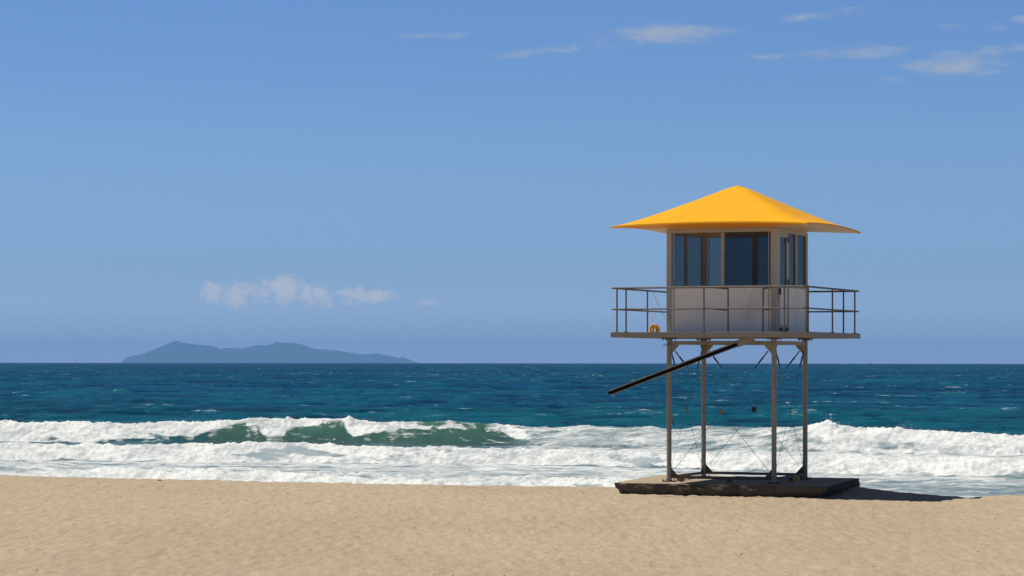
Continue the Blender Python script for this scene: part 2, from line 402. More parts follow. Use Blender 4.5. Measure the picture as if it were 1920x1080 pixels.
# image columns and rows measured on the photograph, turned into distances along the shore
W1 = dict(foot=[(-400, 824), (0, 826), (300, 829), (640, 832), (950, 834), (1250, 840), (1555, 845), (1920, 849), (2400, 853)],
          crest=[(-400, 790), (0, 791), (200, 794), (400, 789), (500, 785), (640, 786), (740, 792), (840, 790), (930, 796), (1000, 801), (1080, 798), (1250, 803), (1440, 802), (1500, 800), (1555, 796), (1640, 803), (1760, 809), (1920, 815), (2400, 812)],
          w=[(-400, 2.4), (0, 2.4), (350, 2.8), (500, 4.2), (900, 4.6), (1080, 7.), (1400, 7), (1555, 3.2), (1920, 2.6)],
          foam=[(-400, 1), (960, 1), (1000, .40), (1200, .40), (1400, .36), (1500, .45), (1550, 1), (2400, 1)],
          edge=[(-400, -.3), (120, -.3), (200, .08), (300, .25), (370, .48), (415, .72), (445, .97), (470, .9), (500, .40), (530, .45), (560, .8), (590, .96), (640, .86), (665, .40), (700, .48), (730, .55), (765, .8), (800, .93), (925, .95), (950, .6), (980, .25), (1010, -.2), (2400, -.3)])
W2 = dict(foot=[(-400, 861), (0, 862), (550, 865), (960, 868), (1200, 873), (1440, 882), (1920, 892), (2400, 896)],
          crest=[(-400, 828), (0, 828), (300, 830), (550, 825), (700, 834), (960, 837), (1200, 845), (1440, 850), (1700, 852), (1920, 856), (2400, 858)],
          w=[(0, 2.0), (1920, 2.2)], foam=[(-400, 1), (420, 1), (540, .75), (640, .85), (700, 1), (2400, 1)])
W3 = dict(foot=[(-400, 891), (0, 894), (600, 907), (960, 914), (1300, 922), (1920, 932), (2400, 936)],
          crest=[(-400, 878), (0, 877), (300, 878), (600, 888), (960, 894), (1180, 898), (1320, 914), (1920, 926), (2400, 930)],
          w=[(0, 1.6), (1920, 1.6)], foam=[(-400, .85), (1150, .85), (1300, .45), (1500, .25), (2400, .3)])
def water_field(u, v, X, Y):
    """returns height, foam, green, streak"""
    xp = 960 + u * F
    def line(tab, h=0):
        return (EYE - h) * F / (lerp_tab(xp, tab) - 675)
    jig = .7 * fbm(X / 7, Y / 40, 3, 71)
    Z = 0; foam = 0 * X; green = 0 * X; milk = 0 * X
    surf = 1 - sst(Y, 230, 420)
    F1 = line(W1['foot']); far = sst(Y, F1 + 9, F1 + 45)
    warp = 1.5 * fbm(X / 18, Y / 18, 2, 23)
    c1 = billow(X / 11 + warp * .2, Y / 4.6 + warp, 4, 91, .55); c2 = billow(X / 26, Y / 11 + warp, 3, 97, .5)
    ch = sst(c1, -.3, 1.0) ; patchy = .55 + .45 * fbm(X / 60, Y / 90, 2, 99)
    chop = far * (.34 * ch * patchy + .30 * sst(c2, -.2, 1.0))
    base = .05 * fbm(X / 2.2, Y / 1.4, 4, 11) + .07 * fbm(X / 8, Y / 5, 3, 17) * sst(Y, 120, 170)
    swell = .34 * sst(Y, 200, 420) * sst(billow(X / 130 + .4 * fbm(X / 50, Y / 50, 2, 140), Y / 34, 2, 141), .1, 1.)
    big = swell + .22 * fbm(X / 40, Y / 14, 4, 19) * sst(Y, 190, 330)
    n1 = fbm(X / 1.5, Y / 3.2, 3, 111); n2 = fbm(X / 4.5, Y / 8, 3, 115); n3 = fbm(X / 14, Y / 30, 3, 119)
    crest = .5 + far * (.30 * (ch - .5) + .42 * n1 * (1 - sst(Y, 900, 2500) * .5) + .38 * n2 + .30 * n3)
    Z = base + big + chop + far * (.10 * n1 + .10 * n2)
    caps = far * sst(c1 * .75 + c2 * .25 + .42 * n1 + .25 * n2 + .12 * fbm(X / 90, Y / 200, 2, 94), .74, .90)
    caps = caps * (.35 + .65 * sst(Y, F1 + 25, F1 + 90))
    for k, W in enumerate((W1, W2, W3)):
        ft = line(W['foot']) + jig * (1, .7, .4)[k]; w = lerp_tab(xp, W['w'])
        h = EYE - (lerp_tab(xp, W['crest']) - 675) * (ft + w) / F
        fa = lerp_tab(xp, W['foam'])
        rough = fbm(X / 1.6, Y / 30, 4, 40 + k)
        green0 = sst(xp, 420, 480) * (1 - sst(xp, 930, 980))
        h = h * ((1, .88, .95)[k] + (.07 + .09 * (fa if k else 1 - green0)) * rough)
        d = Y - ft
        q = np.clip(d / w, 0, 1)
        ful = 1 - sst(lerp_tab(xp, W['edge']), -.1, .5) if k == 0 else fa
        pw = 1.7 - .9 * ful
        front = q ** pw * (1 - .0) ; back = np.exp(-(np.maximum(d - w, 0) / (9 if k == 0 else 5)) ** 1.25)
        prof = np.where(d < w, front, back)
        # soften the crest a little where it is foam
        Z = Z + h * prof - .12 * h * np.exp(-((d + 1.5) / 2.0) ** 2)
        on = sst(d, -.5, .15) * (1 - sst(d, w + .8, w + 2.6))
        # ragged lower edge of the tumbling foam
        # the tumbling foam thins to lace in places on its lower face
        hole = .68 * sst(fbm(X / 3.2, d / 1.1 + X / 9, 4, 120 + k), .02, .42) * (1 - .45 * q)
        if k == 0:
            hq = q
            # partial foam clings to the lip: only the upper face
            ed = lerp_tab(xp, W['edge']) + .16 * fbm(X / 1.3, d / 2, 3, 88)
            fa2 = (fa - hole * .8) * sst(q, ed - .12, ed + .28)
            foam = np.maximum(foam, on * fa2)
            # streaks drawn up the clear face and sparkles of foam on its lip
            clear = sst(ed, .3, .7) * sst(xp, 400, 470)
            sk = 1 - 5 * np.abs(fbm(X / 1.5 + q * 1.1, q * 2.2 + X / 5, 4, 77))
            facest = np.maximum(clear * on * .42 * sst(sk, .0, 1.) * sst(q, .05, .4), .55 * on * (fa > .9) * sst(q, ed - .42, ed + .05) * sst(vnoise(X / .5 + q, q * 1.3 + X / 6, 131), -.5, .6))
            lipn = fbm(X / .8, d / 1.2, 4, 78) + .35 * fbm(X / 6, d * 0, 2, 79)
            foam = np.maximum(foam, clear * .85 * np.exp(-((d - w * (.86 + .1 * rough)) / (.34 + .2 * rough)) ** 2) * sst(lipn, -.12, .3))
            foam = np.maximum(foam, clear * .42 * np.exp(-((d - w * .62) / .45) ** 2) * sst(fbm(X / 1.6, d / 1.2, 4, 83), .12, .4))
            green = np.maximum(green, sst(d, -1, .8) * (1 - sst(d, w - .1, w + 1.8)) * (.25 + .75 * sst(h, .7, 1.2)) * (.35 + .65 * sst(xp, 330, 450)) * sst(xp, 60, 200) * (1 - .6 * sst(xp, 960, 1020)))
        else:
            foam = np.maximum(foam, on * (fa - hole))
            milk = np.maximum(milk, on * .85)
            if k == 1: green = np.maximum(green, .5 * on * np.exp(-((xp - 570) / 60) ** 2))
    f1 = line(W1['foot']); f2 = line(W2['foot']); f3 = line(W3['foot'])
    # lace foam between the lines
    st = np.maximum(caps * .30, facest)
    z12 = sst(Y, f2 + 1.5, f2 + 4) * (1 - sst(Y, f1 - 2, f1 + 2))
    st = np.maximum(st, z12 * (.22 + .42 * sst(xp, 930, 1040) ))
    st = np.maximum(st, sst(Y, f1 - 2, f1 + 1) * (1 - sst(Y, f1 + 6, f1 + 12)) * .5 * sst(xp, 940, 1020) * (1 - sst(xp, 1520, 1600)))
    z23 = sst(Y, f3 + .5, f3 + 2) * (1 - sst(Y, f2 - .8, f2 + .5))
    rel = np.clip((Y - f3) / (f2 - f3), 0, 1)
    st = np.maximum(st, z23 * (.44 + .20 * rel - .20 * sst(xp, 1250, 1500) * (1 - rel)))
    z3 = 1 - sst(Y, f3, f3 + 2)
    st = np.maximum(st, z3 * .5)
    right = sst(xp, 930, 1040)
    milk = np.maximum(milk, z12 * (.22 + .5 * right)); milk = np.maximum(milk, z23 * (.80 - .25 * sst(xp, 1300, 1500) * (1 - rel))); milk = np.maximum(milk, (1 - sst(Y, f3, f3 + 2)) * .6)
    milk = np.maximum(milk, .6 * right * sst(Y, f1 - 2, f1 + 1) * (1 - sst(Y, f1 + 5, f1 + 10)))
    thin = green * hq
    bk = sst(Y, f1 + 3, f1 + 5) * (1 - sst(Y, f1 + 14, f1 + 22))
    st = np.maximum(st, bk * (.78 * sst(xp, 240, 400) * (1 - sst(xp, 700, 790)) + .34 * sst(xp, 100, 240) * (1 - sst(xp, 240, 400)) + .42 * np.exp(-((xp - 1400) / 60) ** 2)))
    lump = np.maximum(z12 * right, .8 * right * sst(Y, f1 - 2, f1 + 1) * (1 - sst(Y, f1 + 6, f1 + 10)) * (1 - sst(xp, 1520, 1600)))
    Z = Z + lump * (.17 * fbm(X / 2.2, Y / 1.6, 4, 150) + .10 * sst(fbm(X / 4, Y / 2.2, 3, 151), 0, .6)) + z23 * (.035 * fbm(X / .9, Y / 1.1, 3, 152) + .03 * vnoise(X / .35, Y / .9, 153))
    # tumbling relief inside the foam
    fz = sst(foam, .15, .7)
    Z = Z + fz * (.14 * (billow(X / 1.4, Y / .8, 5, 60, .55) - .35) + .045 * vnoise(X / .24, Y / .2, 66) + .02 * vnoise(X / .12, Y / .12, 68))
    # plumes thrown up along the crest of the outer wave
    for (cx, amp, sg) in ((1556, .20, 26), (1770, .12, 20), (540, .16, 14), (655, .2, 10), (40, .12, 20)):
        Z = Z + amp * np.exp(-((xp - cx) / sg) ** 2) * fz * np.exp(-((Y - f1 - lerp_tab(xp, W1['w'])) / 1.2) ** 2) * (1 + .6 * vnoise(X / .2, Y / .5, 80))
    return Z, foam, green, st, crest, milk, thin
def sea_v(Y, u):
    kk = .375 * (1 - sst(Y, 180, 420)); return kk
def build_sea():
    ui = np.arange(-.222, .222, .00036)
    def ext(start, sign, lim):
        out = []; s = .0005; x = start
        while abs(x) < lim: s *= 1.22; x += sign * s; out.append(x)
        return out
    us = np.array(ext(ui[0], -1, 6)[::-1] + list(ui) + ext(ui[-1], 1, 6))
    rows = [84.0]
    while rows[-1] < 9900:
        v = rows[-1]
        if v < 96: s = .5
        elif v < 102: s = .25
        elif v < 172: s = .135
        elif v < 330: s = max(.22, v * v / 13333 * .16)
        elif v < 1600: s = .9 + (v - 330) * .0022
        else: s = v * v / 13333 * .06 + (v - 1600) * .008
        rows.append(v + s)
    vs = np.array(rows)
    U, V = np.meshgrid(us, vs)
    kk = .375 * (1 - sst(V, 185, 700)); Uc = np.clip(U, -.25, .25)
    Y = V / (1 + kk * Uc); X = U * Y
    Z, foam, green, st, crest, milk, thin = water_field(Uc, V, X, Y)
    r2 = X * X + Y * Y
    far = sst(Y, 700, 5000)
    Z = Z * (1 - .6 * far) - r2 / (2 * R_E)
    o = grid_mesh('sea', np.stack([X, Y, Z], -1).reshape(-1, 3), len(vs), len(us), M_water, dict(foam=foam, green=green, streak=st, crest=crest, milk=milk, thin=thin))
    tag(o, 'dark blue sea with lines of white breakers rolling in', None, None, 'structure')
    return o
build_sea()

def build_spray():
    """flecks of water thrown up along the crests"""
    rng = np.random.default_rng(4); m = MB()
    def fleck(p, r):
        vs = [p + Vector((r * a, r * b, r * c)) for a, b, c in ((1, .2, -.3), (-1, .3, -.4), (0, -.8, -.3), (rng.uniform(-.3, .3), 0, 1.1))]
        m.poly(vs, [(0, 1, 2), (0, 3, 1), (1, 3, 2), (2, 3, 0)])
    for W, n, up in ((W1, 900, .24), (W2, 170, .10), (W3, 120, .07)):
        for i in range(n):
            xp = rng.uniform(-60, 1980)
            if rng.random() > lerp_tab(xp, W['foam']) * (W is not W1 or .05 + float(lerp_tab(xp, W1['edge']) < .6)): continue
            cl = .5 + .5 * math.sin(xp * .043 + 1.3 * math.sin(xp * .011))
            w = float(lerp_tab(xp, W['w'])); Yc = EYE * F / (float(lerp_tab(xp, W['foot'])) - 675) + w
            h = EYE - (float(lerp_tab(xp, W['crest'])) - 675) * Yc / F
            boost = 1 + (1.6 * math.exp(-((xp - 1552) / 16) ** 2) + 1.4 * math.exp(-((xp - 1698) / 14) ** 2)) * (W is W1)
            z = h + rng.exponential(up * .33) * boost * (.4 + cl)
            Y = Yc + rng.uniform(-.8, .8)
            fleck(Vector(((xp - 960) / F * Y, Y, z)), rng.uniform(.008, .022))
    for cx, n in ((1552, 170), (1698, 110), (545, 40), (655, 30)):
        for i in range(n):
            xp = cx + rng.normal(0, 12); w = float(lerp_tab(xp, W1['w'])); Yc = EYE * F / (float(lerp_tab(xp, W1['foot'])) - 675) + w
            h = EYE - (float(lerp_tab(xp, W1['crest'])) - 675) * Yc / F
            fleck(Vector(((xp - 960) / F * Yc, Yc + rng.uniform(-.5, .5), h + rng.exponential(.15))), rng.uniform(.006, .018))
    o = m.build('spray', M_foam); tag(o, 'white spray thrown up along the crests of the breakers', 'spray', None, 'stuff')
build_spray()

def build_whitecaps():
    rng = np.random.default_rng(11); m = MB()
    n = 0
    while n < 260:
        y = 684 + (rng.random() ** .85) * 94
        Y = EYE * F / (y - 675)
        if Y > 6500 or Y < 190: continue
        u = rng.uniform(-.235, .235)
        if (math.sin(u * 90 + Y * .02) + math.sin(u * 37 - y * .3) + rng.normal(0, .9)) < .2: continue
        n += 1
        X = u * Y; z0 = -(X * X + Y * Y) / (2 * R_E)
        # widths of 1-4 m close by, whole breaking crests far out
        sc = rng.lognormal(0, .55)
        L = sc * (.2 + Y * .0007); H = (.01 + Y * .00012) * rng.uniform(.7, 1.6); D = H * 1.6
        k = 7; vs = []; zz = z0 + .05
        for i in range(k + 1):
            t = i / k; a = math.sin(math.pi * t) ** .6 * rng.uniform(.35, 1.2); x = X + L * (t - .5)
            vs += [(x, Y - D, zz - .1), (x, Y - D * .3, zz + H * a), (x, Y + D, zz - .1)]
        fs = []
        for i in range(k):
            b = i * 3; fs += [(b, b + 3, b + 4, b + 1), (b + 1, b + 4, b + 5, b + 2)]
        m.poly(vs, fs)
    o = m.build('whitecaps', M_cap, smooth=True); tag(o, 'small whitecaps scattered over the open sea', 'whitecaps', None, 'stuff')
build_whitecaps()

# ---------------------------------------------------------------- the far island
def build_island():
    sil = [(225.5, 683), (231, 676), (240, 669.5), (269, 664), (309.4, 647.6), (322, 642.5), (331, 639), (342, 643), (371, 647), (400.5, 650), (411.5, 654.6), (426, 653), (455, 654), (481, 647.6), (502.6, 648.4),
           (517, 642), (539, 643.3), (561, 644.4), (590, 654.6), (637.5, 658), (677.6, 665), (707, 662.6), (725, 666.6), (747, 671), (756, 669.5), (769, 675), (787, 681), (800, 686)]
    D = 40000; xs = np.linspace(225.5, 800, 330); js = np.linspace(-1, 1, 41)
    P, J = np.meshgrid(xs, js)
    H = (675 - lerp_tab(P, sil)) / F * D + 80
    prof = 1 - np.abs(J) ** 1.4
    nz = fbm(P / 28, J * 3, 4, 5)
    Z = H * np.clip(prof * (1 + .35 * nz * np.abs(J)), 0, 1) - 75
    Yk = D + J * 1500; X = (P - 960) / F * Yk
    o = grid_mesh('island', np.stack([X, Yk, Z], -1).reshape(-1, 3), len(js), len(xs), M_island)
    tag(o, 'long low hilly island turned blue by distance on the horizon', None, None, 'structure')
build_island()

# ---------------------------------------------------------------- lifeguard tower
TH = .392; XC, YC, ZS = 5.233, 61.76, EYE - 2.78
DK0, DK1, RT, RM, RE, AP = 3.293, 3.413, 4.413, 3.933, 5.80, 6.86
tower = empty('lifeguard_tower', (XC, YC, ZS), -TH)
tag(tower, 'beige lifeguard lookout on four steel legs with a yellow pyramid roof', 'lifeguard tower')
HL, HD, HR, HC = 1.25, 2.295, 2.255, 1.30
def frame_at(x, y): return Matrix.Translation((x, y, 0))

# legs
for sx, sy in ((-1, -1), (1, -1), (-1, 1), (1, 1)):
    x, y = sx * HL, sy * HL
    leg = MB().tube([(x, y, .015), (x, y, DK0 - .03)], .057, 20).build('leg', M_steel, tower, smooth=True)
    b = MB().box(x - .13, x + .13, y - .13, y + .13, .002, .017)
    for a, c in ((-1, -1), (1, -1), (-1, 1), (1, 1)):
        b.tube([(x + a * .10, y + c * .10, .016), (x + a * .10, y + c * .10, .055)], .013, 8)
    b.build('base_plate', M_beam, leg)
    t = MB().box(x - .14, x + .14, y - .14, y + .14, DK0 - .031, DK0 - .002)
    for a, c in ((-1, -1), (1, -1), (-1, 1), (1, 1)):
        t.tube([(x + a * .11, y + c * .11, DK0 - .06), (x + a * .11, y + c * .11, DK0 - .03)], .014, 8)
    t.build('top_plate', M_beam, leg)
    for dx, dy in ((-sx, 0), (0, -sy)):
        for (zb, up, mt) in ((.10, 1, M_beam), (DK0 - .155, -1, M_steel)):
            d = Vector((dx, dy, 0)); p = Vector((x, y, zb)); nrm = Vector((-dy, dx, 0)) * .012
            q = [p + d * .05, p + d * .23, p + d * .23 + Vector((0, 0, up * .03)), p + d * .05 + Vector((0, 0, up * .22))]
            MB().prism([v - nrm / 2 for v in q], nrm).build('gusset', mt, leg)
# beams
def beam(p, q, h, w, m, name='beam'):
    p, q = Vector(p), Vector(q); d = (q - p).normalized(); s_ = d.cross(Vector((0, 0, 1))).normalized() * w / 2; u = Vector((0, 0, h))
    return MB().prism([p - s_, p + s_, p + s_ + u, p - s_ + u], q - p)
g = .056
for (a, b) in (((-1, -1), (1, -1)), ((-1, 1), (1, 1))):
    beam((a[0] * HL + g, a[1] * HL, .075), (b[0] * HL - g, b[1] * HL, .075), .062, .06, M_beam).build('base_beam', M_beam, tower, bevel=.006)
    beam((a[0] * HL + g, a[1] * HL, DK0 - .155), (b[0] * HL - g, b[1] * HL, DK0 - .155), .08, .06, M_steel).build('top_beam', M_steel, tower, bevel=.006)
for sx in (-1, 1):
    beam((sx * HL, -HL + g, .075), (sx * HL, HL - g, .075), .062, .06, M_beam).build('base_beam', M_beam, tower, bevel=.006)
    beam((sx * HL, -HL + g, DK0 - .155), (sx * HL, HL - g, DK0 - .155), .08, .06, M_steel).build('top_beam', M_steel, tower, bevel=.006)
for (x, y, s_) in ((.20, -HL, .05), (-.95, -HL, .03), (.5, HL, .05), (HL, .1, .04), (HL, 0.9, .035), (-HL, .2, .04)):
    MB().box(x - s_, x + s_, y - s_, y + s_, .002, .074).build('beam_foot', M_beam, tower)
# X bracing with centre plates
def bracing(a, b, shape, tint):
    a = Vector(a); b = Vector(b); d = (b - a).normalized(); out = Vector((-d.y, d.x, 0))
    zb, zt = .30, DK0 - .30; zm = DK0 * .5 - .03; c = (a + b) / 2; c.z = zm
    br = empty('cross_bracing', (0, 0, 0)); br.parent = tower
    for p in (a, b):
        s_ = 1 if p is a else -1
        for z, top in ((zb, 0), (zt, 1)):
            e = Vector((p.x, p.y, z)) + d * s_ * .14
            v = (c - e); st = c - v.normalized() * .045
            MB().tube([e, st], .0048, 6).build('cable', M_cable, br)
            if top:
                n = v.normalized(); m = MB()
                m.tube([e, e + n * .16], .014, 8); m.tube([e + n * .17, e + n * .36], [.020, .020], 8); m.tube([e + n * .37, e + n * .50], .012, 8)
                m.build('turnbuckle', M_dark, br)
    if shape == 'disc':
        m = MB().tube([c - out * .006, c + out * .006], .058, 20)
    else:
        m = MB().prism([c + d * i * .058 + Vector((0, 0, j * .06)) - out * .006 for i, j in ((-1, -1), (1, -1), (1, 1), (-1, 1))], out * .012)
    m.build('centre_plate', tint, br)
bracing((-HL, -HL, 0), (HL, -HL, 0), 'disc', M_rust)
bracing((-HL, HL, 0), (HL, HL, 0), 'square', M_dark)
bracing((-HL, -HL, 0), (-HL, HL, 0), 'disc', M_rust)
bracing((HL, -HL, 0), (HL, HL, 0), 'disc', M_rust)

# deck
d = MB().box(-HD + .032, HD - .032, -HD + .032, HD - .032, DK0 + .02, DK1 - .004)
deck = d.build('deck', M_deck, tower)
e = MB()
e.box(-HD, HD, -HD, -HD + .03, DK0, DK1); e.box(-HD, HD, HD - .03, HD, DK0, DK1)
e.box(-HD, -HD + .03, -HD + .031, HD - .031, DK0, DK1); e.box(HD - .03, HD, -HD + .031, HD - .031, DK0, DK1)
e.build('deck_edge', M_deck, deck, bevel=.004)
j = MB()
for i in range(9):
    y = -2.0 + i * .5; j.box(-HD + .033, HD - .033, y - .02, y + .02, DK0 + .001, DK0 + .019)
j.build('joists', M_deck, deck)

# railings: one part per side, posts as sub-parts
def railing(p0, p1, posts, top=RT, mid=RM, r=.021):
    p0 = Vector(p0); p1 = Vector(p1)
    rl = MB().tube([(p0.x, p0.y, top), (p1.x, p1.y, top)], r, 12).build('top_rail', M_rail, tower, smooth=True)
    MB().tube([(p0.x, p0.y, mid), (p1.x, p1.y, mid)], r * .85, 12).build('middle_rail', M_rail, rl, smooth=True)
    for t in posts:
        p = p0.lerp(p1, t)
        m = MB().tube([(p.x, p.y, DK1), (p.x, p.y, top - .018)], .019, 12); m.box(p.x - .045, p.x + .045, p.y - .045, p.y + .045, DK1 + .001, DK1 + .012)
        m.build('rail_post', M_rail, rl, smooth=True)
railing((-HR - .02, -HR), (HR + .0, -HR), (.075, .484, .897))
railing((HR, -HR + .0), (HR, HR), (.06, .5, .93))
railing((-HR, -HR), (-HR, HR), (.06, .52, .93))
railing((-HR, HR), (HR, HR), (.1, .5, .92))
# short inward returns of the rail either side of the ladder gate
def ret(xa, xb, yb):
    def arc(z): return [(xa, -HR + .01, z), (xa + (xb - xa) * .35, -HR + .08, z), (xa + (xb - xa) * .8, -HR + (yb + HR) * .75, z - .02), (xb, yb, z - .03)]
    g_ = MB().tube(arc(RT), .018, 10).build('gate_rail', M_rail, tower, smooth=True)
    MB().tube(arc(RM), .016, 10).build('gate_middle_rail', M_rail, g_, smooth=True)
    MB().tube([(xb, yb, DK1), (xb, yb, RT - .03)], .018, 10).build('rail_post', M_rail, g_, smooth=True)
ret(-.07, .34, -HR + .45); ret(1.78, 1.16, -HR + .45)

# cabin
SILL, WT, CT = 4.466, 5.70, 5.76
MB().box(-HC + .05, HC - .05, -HC + .05, HC - .05, DK1 - .003, DK1 + .02).build('cabin_floor', M_floor, tower)
def side(k):
    """matrix turning the front side (y=-HC) into side k (0 front, 1 right, 2 back, 3 left)"""
    return Matrix.Rotation(k * math.pi / 2, 4, 'Z')
for sx, sy in ((-1, -1), (1, -1), (-1, 1), (1, 1)):
    m = MB(); x, y = sx * (HC - .055), sy * (HC - .055)
    m.box(x - .055, x + .055, y - .055, y + .055, DK1 + .001, CT)
    # cover strips make the doubled corner boards
    m.box(x - sx * .115 - .008, x - sx * .115 + .008, y + sy * .035 - .012, y + sy * .035 + .012, DK1 + .001, CT - .002)
    m.build('corner_post', M_frame, tower, bevel=.004)
IN = HC - .111
def wall_panel(k, x0, x1):
    MB().box(x0, x1, -HC + .022, -HC + .05, DK1 + .002, SILL - .03, side(k)).build('wall_panel', M_wall, tower)
    m = MB(); m.box(x0, x1, -HC + .004, -HC + .075, SILL - .03, SILL, side(k)); m.build('window_sill', M_frame, tower, bevel=.003)
def window(k, x0, x1, gmat, frame=.014, split=None, z0=SILL, z1=WT):
    M = side(k); m = MB(); a, b = -HC + .015, -HC + .06
    m.box(x0, x0 + frame, a, b, z0 + .001, z1, M); m.box(x1 - frame, x1, a, b, z0 + .001, z1, M)
    m.box(x0 + frame, x1 - frame, a + .002, b, z0 + .001, z0 + frame, M); m.box(x0 + frame, x1 - frame, a + .002, b, z1 - frame, z1, M)
    w = m.build('window', M_frame, tower)
    MB().box(x0 + frame, x1 - frame, -HC + .035, -HC + .041, z0 + frame, z1 - frame, M).build('pane', gmat, w)
    if split is not None:
        MB().box(split - .022, split + .022, a + .008, b - .014, z0 + frame + .001, z1 - frame - .001, M).build('mullion', M_dark if gmat is M_glass_dark and k == 0 else M_frame, w)
    return w
def head(k, x0=-IN, x1=IN):
    MB().box(x0, x1, -HC + .006, -HC + .08, WT + .001, CT, side(k)).build('window_head', M_frame, tower, bevel=.003)
# front: clearer pane on the left, dark doubled pane on the right
head(0); wall_panel(0, -IN, IN)
window(0, -IN, .02, M_glass_clear); window(0, .07, IN, M_glass_dark, split=.84)
MB().box(.0205, .0695, -HC - .003, -HC + .07, SILL + .001, WT, side(0)).build('mullion', M_frame, tower)
# back and left
for k in (2, 3):
    head(k); wall_panel(k, -IN, IN)
    window(k, -IN, -.03, M_glass); window(k, .03, IN, M_glass)
    MB().box(-.0295, .0295, -HC + .0, -HC + .07, SILL + .001, WT, side(k)).build('mullion', M_frame, tower)
# right side: door next to the near corner, then two windows. (side(1) maps x -> y)
head(1)
D0, D1 = -1.02, -.27
wall_panel(1, D1 + .045, IN)
window(1, D1 + .045, .34, M_glass_dark); window(1, .42, IN, M_glass_dark)
MB().box(.341, .419, -HC + .0, -HC + .07, SILL + .001, WT, side(1)).build('mullion', M_frame, tower)
MB().box(-IN, D0 - .001, -HC + .01, -HC + .07, DK1 + .002, WT, side(1)).build('door_jamb', M_frame, tower)
MB().box(D1 + .001, D1 + .044, -HC + .005, -HC + .07, DK1 + .002, WT, side(1)).build('door_jamb', M_frame, tower)
M = side(1); m = MB()
m.box(D0, D0 + .09, -HC + .01, -HC + .05, DK1 + .10, WT - .002, M); m.box(D1 - .12, D1, -HC + .01, -HC + .05, DK1 + .10, WT - .002, M)
m.box(D0 + .09, D1 - .12, -HC + .012, -HC + .048, WT - .12, WT - .003, M); m.box(D0 + .09, D1 - .12, -HC + .012, -HC + .048, DK1 + .10, SILL + .02, M)
door = m.build('door', M_frame, tower)
MB().box(D0 + .09, D1 - .12, -HC + .03, -HC + .036, SILL + .02, WT - .12, M).build('pane', M_glass_dark, door)
MB().box(D0 + .10, D1 - .13, -HC + .004, -HC + .0115, DK1 + .17, SILL - .04, M).build('door_panel', M_wall, door)
for z in (SILL + .04, WT - .22):
    MB().box(D1 - .075, D1 - .01, -HC - .014, -HC + .009, z, z + .12, M).build('hinge', M_dark, door)
MB().box(D0 + .02, D0 + .05, -HC - .03, -HC + .009, SILL - .2, SILL - .06, M).build('handle', M_dark, door)
MB().box(D0 + .001, D1 - .001, -HC + .02, -HC + .06, DK1 + .025, DK1 + .09, M).build('door_threshold', M_dark, tower)
# bench inside, seen dimly through the glass
b = MB(); b.box(-1.1, 1.1, .75, 1.12, DK1 + .50, DK1 + .54); b.box(-1.05, -1.0, .8, 1.1, DK1 + .021, DK1 + .5); b.box(1.0, 1.05, .8, 1.1, DK1 + .021, DK1 + .5)
b.build('bench', M_wood, tower)

# roof: a fibreglass pyramid, slightly flared at the corners
def roof_z(x, y):
    m_ = max(abs(x), abs(y)) / HD; r = min(abs(x), abs(y)) / HD
    kk = .10 * min(1, m_ * 2.5); hh = max(0, kk - (m_ - r)) / kk if kk > 0 else 0
    t = m_ + hh * hh * kk * .25 - .04 * m_
    g_ = 1.10 * t - .10 * t ** 7
    hip = r / m_ if m_ > 1e-6 else 0
    g2 = g_ - .06 * (1 - hip ** 2) * t ** 2            # sides bow up between the drooping corners
    cap = .03 * math.exp(-(t / .06) ** 2)
    return AP - (AP - RE) * g2 - cap
def shell(top, off, n=44, lip=.05):
    vs = []; fs = []
    ax = [-1 + 2 * i / n for i in range(n + 1)]
    ax = [a * (HD) for a in ax]
    k = n + 1
    for yy in ax:
        for xx in ax: vs.append((xx * top, yy * top, roof_z(xx, yy) - off))
    for a in range(n):
        for b_ in range(n):
            i = a * k + b_; fs.append((i, i + 1, i + k + 1, i + k))
    return vs, fs, k
vs, fs, k = shell(1.0, 0); ring = [i for i in range(k)] + [r * k + k - 1 for r in range(1, k)] + [(k - 1) * k + k - 2 - i for i in range(k - 1)] + [r * k for r in range(k - 2, 0, -1)]
m = MB(); m.v = list(vs); m.f = list(fs)
base = len(m.v)
for i in ring: x, y, z = vs[i]; m.v.append((x * 1.002, y * 1.002, z - .035))
for i in ring: x, y, z = vs[i]; m.v.append((x * .985, y * .985, z - .035))
N_ = len(ring)
for q in range(N_):
    q2 = (q + 1) % N_
    m.f.append((ring[q], ring[q2], base + q2, base + q)); m.f.append((base + q, base + q2, base + N_ + q2, base + N_ + q))
roof = m.build('roof', M_roof, tower, smooth=True, flat_angle=50)
# moulded hip ribs and a small cap
def hipline(sx, sy, t0, t1, n=14, up=.0):
    return [(sx * HD * t, sy * HD * t, roof_z(sx * HD * t, sy * HD * t) + up) for t in [t0 + (t1 - t0) * i / n for i in range(n + 1)]]
MB().tube([(0, 0, AP - .11), (0, 0, AP - .055), (0, 0, AP - .030)], [.10, .075, .02], 18).build('roof_cap', M_roof, roof, smooth=True)
